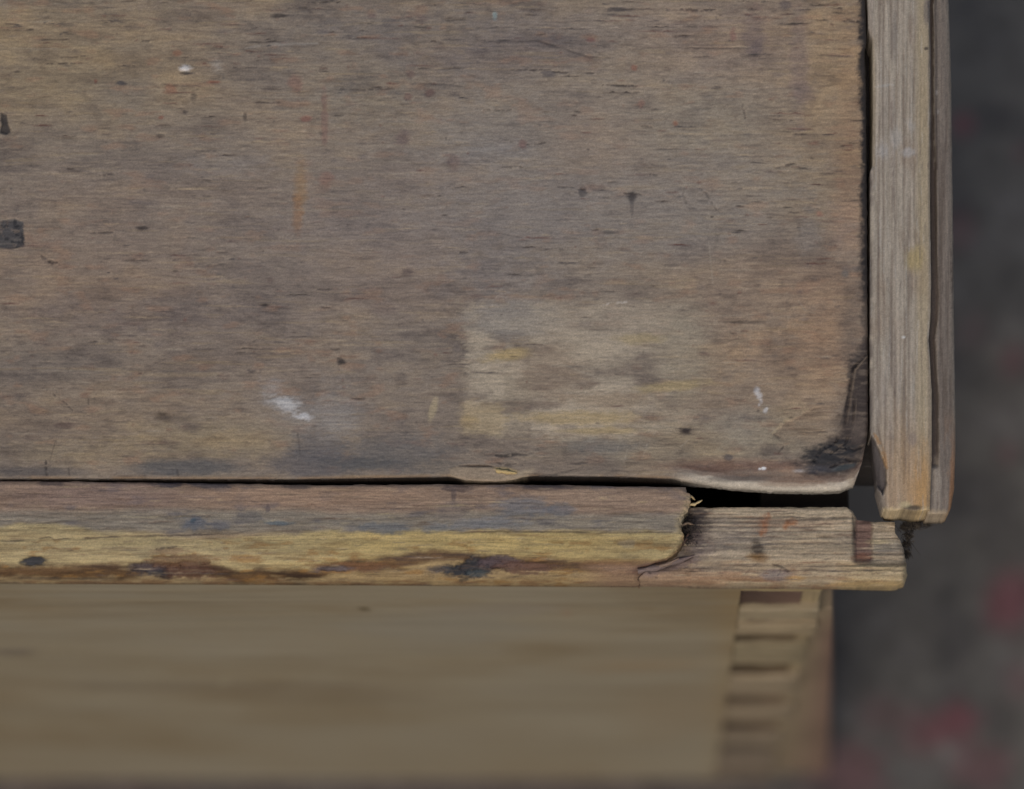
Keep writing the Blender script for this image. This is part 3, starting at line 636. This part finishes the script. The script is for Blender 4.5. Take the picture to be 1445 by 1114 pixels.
for k, (pts, w, col) in enumerate([([(970, 712, 14), (980, 712, 12), (991, 706, 8)], 2.4, (150, 132, 96)), ([(966, 702, 8), (976, 701, 10), (981, 706, 12)], 2.0, (140, 120, 86)), ([(962, 742, 12), (970, 738, 14), (980, 741, 18)], 2.0, (96, 80, 64)),
                                   ([(900, 806, 20), (930, 800, 18), (962, 790, 20), (980, 784, 24)], 4.5, (96, 82, 76)), ([(912, 803, 20), (940, 797, 16), (958, 788, 18)], 3, (112, 94, 80)), ([(960, 770, 20), (968, 760, 22), (972, 752, 24)], 2.4, (88, 66, 56)), ([(700, 664, 2), (716, 666, 0), (730, 668, 3)], 3.2, (148, 128, 88))]):
    splinter('splinter', pts, w, col, k)

# ---- right batten, two layers
b_left = crv([(-400, 1224), (0, 1224.5), (40, 1225), (50, 1228), (56, 1231), (150, 1232), (235, 1231), (242, 1228), (330, 1228), (450, 1227.5), (600, 1228), (615, 1229), (640, 1231), (665, 1234), (690, 1238), (715, 1245), (722, 1249)])
b_right = crv([(-400, 1310), (0, 1311), (100, 1312), (300, 1312.5), (400, 1314), (450, 1313), (480, 1310), (500, 1312), (560, 1315), (640, 1315), (722, 1312)])
b_bot = crv([(1200, 722), (1248, 722), (1262, 721), (1276, 719), (1290, 722), (1312, 720), (1330, 720)])
def bat_warp(X, Y):
    t = (X - 1228) / 84.0
    x = b_left(Y) + t * (b_right(Y) - b_left(Y)) + (1 - 2 * t) * 1.2 * (fbm(Y / 12, Y * 0, 55) - .5)
    y = Y + (b_bot(x) - 720 + 3.5 * (fbm(x / 4, x * 0, 56) - .5)) * sst(640, 720, Y)
    return x, y
def bat_paint(x, y, gx, gy, X0, Y0):
    s = Skin(x, y, (135, 125, 111)); s.gx, s.gy = gx, gy
    s.n1 = fbm(x / 9, y / 40, 3) - .5; s.n2 = fbm(x / 3.2, y / 12, 9) - .5
    B = s.blob
    wx = x + 2.5 * (fbm(x * 0, y / 90, 111) - .5) + 1.5 * np.sin(y / 120)
    a = fbm(wx / 5, y / 220, 112, 4); s.mul(sst(.5, .78, a), (.74, .71, .68)); s.mul(sst(.5, .25, a), (1.12, 1.12, 1.12))
    a = fbm(wx / 16, y / 160, 114, 3); s.mul(sst(.5, .75, a), (.88, .87, .90))
    a = fbm(x / 14, y / 60, 116, 3); s.mix(sst(.5, .8, a), (118, 102, 86), .5)
    for cx, k in [(1239, .6), (1248, .55), (1257, .6), (1265, .4), (1275, .6), (1284, .4), (1292, .3)]:
        c = cx + 2 * np.sin(y / 210 + cx) + 3 * (fbm(x * 0 + cx, y / 70, 118) - .5)
        s.mix(np.exp(-((x - c) / 2.0) ** 2) * sst(.2, .5, fbm(x * 0 + cx, y / 50, 119)), (88, 76, 66), k)
    s.mix(sst(1288, 1300, x + 6 * s.n1), (134, 119, 92), .6); s.mix(sst(1307, 1311, x), (122, 110, 96), .5)
    s.mix(B(1278, 690, 32, 80, 0, .9, .5), (142, 114, 82), .6); s.mix(B(1300, 700, 14, 60, 0, .8, .5), (148, 112, 66), .6); s.mix(B(1290, 365, 12, 16, 0, .6, .6), (138, 122, 84), .7)
    s.mix(B(1265, 195, 9, 12, 0, .6, 1), (142, 138, 132), .4); s.mix(B(1284, 176, 5, 8, 0, .8, 1.4), (148, 145, 140), .4); s.mix(B(1245, 215, 9, 12, 0, .7, 1), (140, 136, 132), .6); s.mix(B(1282, 215, 9, 6, 0, .6, 1), (144, 142, 140), .5); s.mix(s.line([(1234, 122), (1252, 121), (1262, 119)], 2, 1), (146, 142, 136), .6)
    s.mix(B(1275, 476, 3, 2, 0, .5, .4), (170, 168, 162), .7); s.mix(B(1307, 69, 3, 2.4, 0, .4, .4), DK, .8); s.mix(B(1262, 40, 5, 40, 0, .6, .8), (92, 84, 78), .5); s.mix(B(1308, 14, 5, 20, 0, .5, .6), (82, 76, 74), .6)
    s.mix(B(1258, 617, 4, 4), (104, 94, 84), .5); s.mix(B(1288, 620, 7, 9), (108, 98, 92), .5)
    e = x - b_left(y)
    s.mix((1 - sst(1, 4, e)) * sst(52, 60, y) * (1 - sst(230, 242, y)), (140, 126, 104), .7)
    s.mix((1 - sst(1.5, 7, e + 5 * s.n1)) * sst(240, 260, y) * sst(.35, .6, fbm(x * 0, y / 36, 121)), (72, 64, 60), .75)
    s.mix((1 - sst(4, 12, e + 5 * s.n1)) * sst(600, 620, y), (110, 102, 94), .6)
    # gash low on the left arris
    g = s.poly([(1226, 612), (1234, 622), (1243, 642), (1250, 662), (1251, 682), (1246, 698), (1238, 686), (1226, 650)], 2, 1.5)
    s.mix(g, (58, 53, 52), .9); s.h += 14 * g
    s.mix(s.line([(1233, 612), (1241, 626), (1248, 644), (1252, 662)], 3, 1), (132, 96, 54), .8)
    s.mix(s.line([(1238, 600), (1252, 664)], 1.2, 1), (70, 56, 44), .5)
    s.mix((1 - sst(2, 8, b_bot(x) - y + 8 * s.n2)), (148, 132, 100), .6); s.mix(B(1286, 717, 14, 4), (52, 46, 40), .85); s.mix(B(1276, 712, 10, 4), (160, 146, 112), .6)
    s.dashes(160, (1226, 1314, 0, 720), (10, 50), (.6, 1.1), [(92, 80, 70), (84, 76, 72)], (.15, .5), 1, 43)
    s.dashes(60, (1226, 1314, 0, 720), (10, 50), (.6, 1.1), [(150, 146, 138)], (.15, .45), 1, 44)
    s.finish(1, None, .05, 1)
    h = -2 + s.h + 2.2 * (fbm(wx / 5, y / 220, 112, 4) - .5) + .5 * s.n2 + 1.2 * (fbm(x / 20, y / 120, 122) - .5)
    h = h + rnd_edge(np.clip(e, 0, 99), 7 + 9 * sst(600, 680, y), 6 + 14 * sst(600, 700, y)) + rnd_edge(np.clip(b_right(y) - x, 0, 99), 4, 3) + rnd_edge(np.clip(b_bot(x) - y, 0, 99), 4, 3)
    return s, h
slab('side_batten', grid_axis(1228, 1312, STEP), grid_axis(0, 720, STEP, -500), bat_warp, bat_paint, 52, M_BATTEN, box, 1.0)

o_left = b_right
o_right = crv([(-400, 1337), (0, 1338.5), (100, 1342), (300, 1344.5), (450, 1346), (600, 1348.5), (650, 1348), (690, 1346), (715, 1342), (726, 1337)])
def out_warp(X, Y):
    t = (X - 1313) / 32.0
    l_ = o_left(Y) - 3
    x = l_ + t * (o_right(Y) - l_) + t * 1.2 * (fbm(Y / 14, Y * 0, 58) - .5)
    y = Y + 4 * (fbm(x / 4, x * 0, 59) - .5) * sst(660, 724, Y) + 2 * sst(660, 724, Y)
    return x, y
def out_paint(x, y, gx, gy, X0, Y0):
    s = Skin(x, y, (98, 89, 80)); s.gx, s.gy = gx, gy
    s.n1 = fbm(x / 8, y / 40, 3) - .5; s.n2 = fbm(x / 3.2, y / 12, 9) - .5
    a = fbm(x / 5, y / 140, 131, 4); s.mul(sst(.5, .76, a), (.7, .67, .65)); s.mul(sst(.5, .25, a), (1.2, 1.19, 1.16))
    t = (x - o_left(y)) / (o_right(y) - o_left(y))
    gl = o_left(y) + 4 + 2.5 * (fbm(x * 0, y / 60, 133) - .5)
    gw = 2.2 + 2.6 * sst(180, 260, y) + 1.5 * sst(.45, .7, fbm(x * 0, y / 50, 134))
    m = 1 - sst(.5, 1.2, np.abs(x - gl) / gw); m = m * (1 - sst(655, 662, y))
    s.mix(m, (58, 49, 44), .85); s.h += 7 * m
    s.mix(np.exp(-((x - gl - 5.5) / 1.6) ** 2) * (y < 240), (52, 46, 42), .7)
    s.mix(np.exp(-((x - gl - 2) / 1.0) ** 2) * (y < 240) * sst(.4, .6, fbm(x, y / 12, 135)), (124, 116, 104), .6)
    s.mix(sst(.72, .95, t), (112, 102, 90), .6)
    s.mix(sst(.55, .85, t + s.n1) * sst(560, 700, y), (124, 88, 58), .8); s.mix(s.blob(1322, 690, 6, 40, 0, .6, .6), (128, 118, 106), .6)
    for py in (131, 158):
        s.mix(s.blob(1321 + (py % 5), py, 1.4, 3, 0, .8, 1.2), (140, 136, 130), .5)
    s.dashes(90, (1313, 1345, 0, 724), (8, 40), (.6, 1.0), [(66, 58, 52), (74, 62, 54)], (.2, .6), 1, 53)
    s.mix((1 - sst(2, 8, 725 - y + 8 * s.n2)), (140, 122, 96), .5)
    s.finish(1, None, .05, 1)
    h = 8 + s.h + 2.5 * (fbm(x / 5, y / 140, 131, 4) - .5) + .5 * s.n2
    h = h + rnd_edge(np.clip(o_right(y) - x, 0, 99), 9, 8) + rnd_edge(np.clip(726 - y, 0, 99), 4, 3)
    return s, h
slab('outer_ply', grid_axis(1313, 1345, STEP), grid_axis(0, 724, STEP, -500), out_warp, out_paint, 56, M_BATTEN, box, 1.0)

# ---- the body below
YF = 800.0
HB0, HB1 = 86.0, 1756.0
XJ, XC = 1050.0, 1178.0

def front_board():
    gx = np.r_[np.linspace(-1260, -420, 10)[:-1], np.arange(-420, XJ, 8.0), XJ]
    gh = np.arange(HB0, HB1 + 1, 7.0)
    X, H = np.meshgrid(gx, gh)
    r = D / (D + H); xi = XN + (X - XN) * r; yi = YN + (YF - YN) * r
    s = Skin(X, H, (111, 101, 83)); s.n1 = fbm(X / 90, H / 40, 3) - .5
    a = fbm(X / 500, H / 60, 141, 5); s.mul(sst(.48, .75, a), (.91, .89, .86)); s.mul(sst(.5, .25, a), (1.05, 1.05, 1.05))
    a = fbm(X / 260, H / 180, 143, 4); s.mul(sst(.5, .75, a), (.9, .86, .80)); s.mul(sst(.5, .25, a), (1.02, 1.04, 1.08))
    a = fbm(X / 300, H / 30, 145, 4); s.mul(sst(.55, .75, a), (.93, .90, .86))
    def spot(cx, cy, rx, ry, col, k):
        d = np.hypot((xi - cx) / rx, (yi - cy) / ry) + s.n1
        s.mix(1 - sst(.4, 1.4, d), col, k)
    spot(514, 860, 9, 4, (66, 56, 36), .7); spot(316, 965, 6, 5, (128, 118, 96), .6); spot(800, 865, 8, 6, (112, 92, 74), .5)
    spot(300, 970, 300, 6, (86, 74, 58), .5); spot(430, 985, 200, 10, (92, 80, 62), .5); spot(900, 940, 90, 10, (110, 92, 68), .5); spot(20, 920, 40, 6, (82, 74, 66), .6); spot(960, 1000, 90, 40, (106, 92, 72), .5)
    spot(610, 890, 140, 26, (108, 102, 90), .5); spot(700, 860, 90, 10, (110, 101, 88), .5)
    s.mul(sst(980, 1050, xi), (1.04, .95, .8))
    relief = 1.5 * (fbm(X / 300, H / 40, 147) - .5)
    V = np.stack(W(X, YF + relief, H), -1).reshape(-1, 3)
    ny, nx = X.shape; idx = np.arange(ny * nx).reshape(ny, nx)
    F = [np.stack([idx[:-1, :-1], idx[1:, :-1], idx[1:, 1:], idx[:-1, 1:]], -1).reshape(-1, 4)]
    C = (s.c * KAL).reshape(-1, 3)
    # top, bottom, ends and back of the board
    q = []
    for (Xa, Ya, h_) in [(-1260, YF, HB0), (XJ, YF, HB0), (XJ, YF, HB1), (-1260, YF, HB1)]:
        q.append(W(Xa, Ya, h_))
    for (Xa, Ya, h_) in [(-1260, YF - 70, HB0), (XJ, YF - 70, HB0), (XJ, YF - 70, HB1), (-1260, YF - 70, HB1)]:
        q.append(W(Xa, Ya, h_))
    b = len(V)
    F.append(np.array([[b, b + 1, b + 5, b + 4], [b + 1, b + 2, b + 6, b + 5], [b + 2, b + 3, b + 7, b + 6], [b + 3, b, b + 4, b + 7], [b + 4, b + 5, b + 6, b + 7]]))
    V = np.concatenate([V, np.array(q)]); C = np.concatenate([C, np.tile(lin((100, 88, 70)) * KAL, (8, 1))])
    return new_mesh('front_board', V, F, C, M_FRONT, box)

# front board: grain runs along X, the face is vertical
M_FRONT = wood_mat('pine_front_board', (14, 200, 420), 'X', 0.14, 0.05, 0.1, 0.55)
front_board()

M_SIDE = wood_mat('reddish_side_board', (60, 60, 30), 'X', 0.2, 0.05, 0.1, 0.6)

# comb joint at the corner: light tongues of the front board, dark end grain of the side board between them
def h_of(y):
    r = (YN - y) / (YN - YF); return D * (1 / r - 1)
dark = [(836, 861, (70, 54, 45), 9), (875, 883, (54, 48, 46), 10), (896, 911, (66, 54, 38), 8), (938, 957, (64, 52, 36), 8), (982, 998, (62, 49, 36), 8), (1018, 1037, (60, 48, 35), 8), (1052, 1066, (58, 50, 40), 8), (1084, 1093, (56, 47, 38), 8)]
prev = HB0
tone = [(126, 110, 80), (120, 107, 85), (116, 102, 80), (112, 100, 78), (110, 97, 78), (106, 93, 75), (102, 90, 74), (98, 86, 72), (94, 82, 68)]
for k, (ya, yb, col, rec) in enumerate(dark + [(1096, 1096, None, 0)]):
    ha = h_of(ya) if k < len(dark) else HB1
    hb = h_of(yb)
    if ha - prev > 14:
        t = k
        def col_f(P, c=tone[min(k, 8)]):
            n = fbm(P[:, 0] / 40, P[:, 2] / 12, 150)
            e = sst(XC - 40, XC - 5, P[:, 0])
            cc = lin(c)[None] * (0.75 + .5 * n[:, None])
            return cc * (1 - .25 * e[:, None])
        j = (k * 37 % 11) - 5
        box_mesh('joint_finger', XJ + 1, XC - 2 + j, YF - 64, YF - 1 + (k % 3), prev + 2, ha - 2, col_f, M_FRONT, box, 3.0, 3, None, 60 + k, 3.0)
    if col is not None:
        j = (k * 53 % 13) - 6
        def col_d(P, c=col):
            n = fbm(P[:, 0] / 30, P[:, 2] / 18, 155)
            return lin(c)[None] * (0.7 + .6 * n[:, None]) * (.8 + .75 * sst(XJ + 10, XC - 10, P[:, 0]))[:, None]
        o = box_mesh('end_grain_finger', XJ + 1 + j * .5, XC - 16 - 3 * abs(j), YF - 60, YF - rec, ha, hb, col_d, M_FRONT, box, 3.0, 3, None, 80 + k, 2.0)
        o['label'] = 'dark recessed end grain finger of the corner joint'
        prev = hb

box_mesh('corner_strip', XC - 56, XC - 5, YF - 58, YF - 13, HB0 + 3, HB1 - 3, lambda P: lin((112, 98, 74))[None] * (.75 + .5 * fbm(P[:, 0] / 20, P[:, 2] / 60, 151)[:, None]), M_SIDE, box, 3.0, 6, None, 89, 3.0)

# reddish side board, leaning outward towards the floor
def lean(P):
    t = np.clip((P[:, 2] - HB0) / (HB1 - HB0), 0, 1)
    P = P.copy(); right = P[:, 0] > XC + 2
    P[:, 0] = np.where(right, P[:, 0] + t * 122, P[:, 0])
    return P
def side_col(P):
    n = fbm(P[:, 0] / 50, P[:, 2] / 90, 160)
    t = sst(150, 500, P[:, 2])[:, None]
    t = t * sst(XC - 6, XC + 22, P[:, 0])[:, None]
    c = lin((106, 94, 74))[None] * (1 - t) + lin((92, 72, 61))[None] * t
    return c * (.75 + .5 * n[:, None])
sb = box_mesh('side_board', XJ + 62, XC + 6, -500, YF - 14, 290, HB1, side_col, M_SIDE, box, 2.0, 7, lean, 90, 3.0)
sb['label'] = 'reddish brown side board beside the comb joint'
# added dark backing under the panel, keeps the corner slot black
def backing_col(P):
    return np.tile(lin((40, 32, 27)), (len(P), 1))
box_mesh('added_gap_backing', 1080, 1211, 560, 712, 150, 220, backing_col, M_RAIL, box, 1.5, 4, None, 95, 3.0)
box_mesh('added_gap_backing', 1150, 1298, -500, 640, 60, 150, lambda P: np.tile(lin((44, 40, 38)), (len(P), 1)), M_RAIL, box, 1.5, 4, None, 97, 3.0)  # added unseen backing that blacks out the gap beside the batten
box_mesh('back_board', -1260, XC - 64, -500, -430, HB0, HB1 - 64, (100, 88, 70), M_FRONT, box, 1.0, 2, None, 98, 3.0)
box_mesh('side_board', -1260, -1190, -428, YF - 72, HB0, HB1 - 64, (96, 80, 66), M_SIDE, box, 1.0, 2, None, 99, 3.0)
box_mesh('bottom_board', -1260, XC - 10, -500, YF - 75, HB1 - 60, HB1 - 6, (70, 60, 50), M_BODY, box, 1.0, 2, None, 96, 3.0)

# ------------------------------------------------------------------ dust and cobweb caught on the broken edge
def tangle(name, spots, h, rx, ry, n, cols, seed, label, cat, rad=.7, extra=(), step=(.8, 2.0)):
    r = np.random.default_rng(seed)
    paths = []; radii = []
    for i in range(n):
        cx, cy = spots[i % len(spots)]
        p = np.array([cx + r.normal() * rx * .5, cy + r.normal() * ry * .5, h + r.normal() * 2])
        d = r.normal(size=3) * [1, 1, .25]; q = [p]
        for j in range(7):
            d = d + r.normal(size=3) * [.7, .7, .25]; d = d / np.linalg.norm(d)
            p = p + d * r.uniform(*step); p[2] = min(max(p[2], h - 9), h + 4); q.append(p)
        q = np.array(q); X, Y = IM(q[:, 0], q[:, 1], q[:, 2])
        paths.append(np.stack([X, Y, q[:, 2]], -1)); radii.append(r.uniform(.35, 1.0) * rad)
    for e in extra:
        q = np.array(e, float); X, Y = IM(q[:, 0], q[:, 1], q[:, 2])
        paths.append(np.stack([X, Y, q[:, 2]], -1)); radii.append(.55)
    o = fibres(name, paths, radii, cols, M_FUZZ)
    o['label'] = label; o['category'] = cat
    return o
tangle('dust_tuft', [(966, 737), (974, 744), (968, 756)], 24, 14, 12, 200, [(50, 45, 42), (66, 57, 50), (40, 36, 34)], 201, 'small dark dust tuft caught in the break of the front rail', 'dust', .8,
       [[(960, 730, 14), (966, 726, 10), (974, 727, 8)], [(972, 745, 16), (982, 742, 12), (988, 744, 12)], [(955, 745, 12), (958, 738, 6), (957, 732, 4)]])
tangle('cobweb', [(1278, 744), (1284, 742), (1296, 738), (1281, 756), (1290, 740), (1308, 737), (1279, 768), (1279, 782)], 60, 6, 6, 900, [(52, 46, 40), (66, 59, 50), (40, 36, 34)], 202, 'dark dusty cobweb hanging in the corner below the batten end', 'cobweb', .9,
       [[(1283, 762, 58), (1290, 772, 56), (1299, 784, 54)], [(1284, 745, 60), (1300, 748, 60), (1314, 742, 58), (1330, 740, 56)], [(1272, 752, 50), (1264, 742, 46), (1256, 737, 44)], [(1290, 740, 58), (1306, 746, 58), (1318, 741, 56)], [(1278, 765, 60), (1281, 780, 60), (1277, 795, 60)]], step=(.5, 1.2))
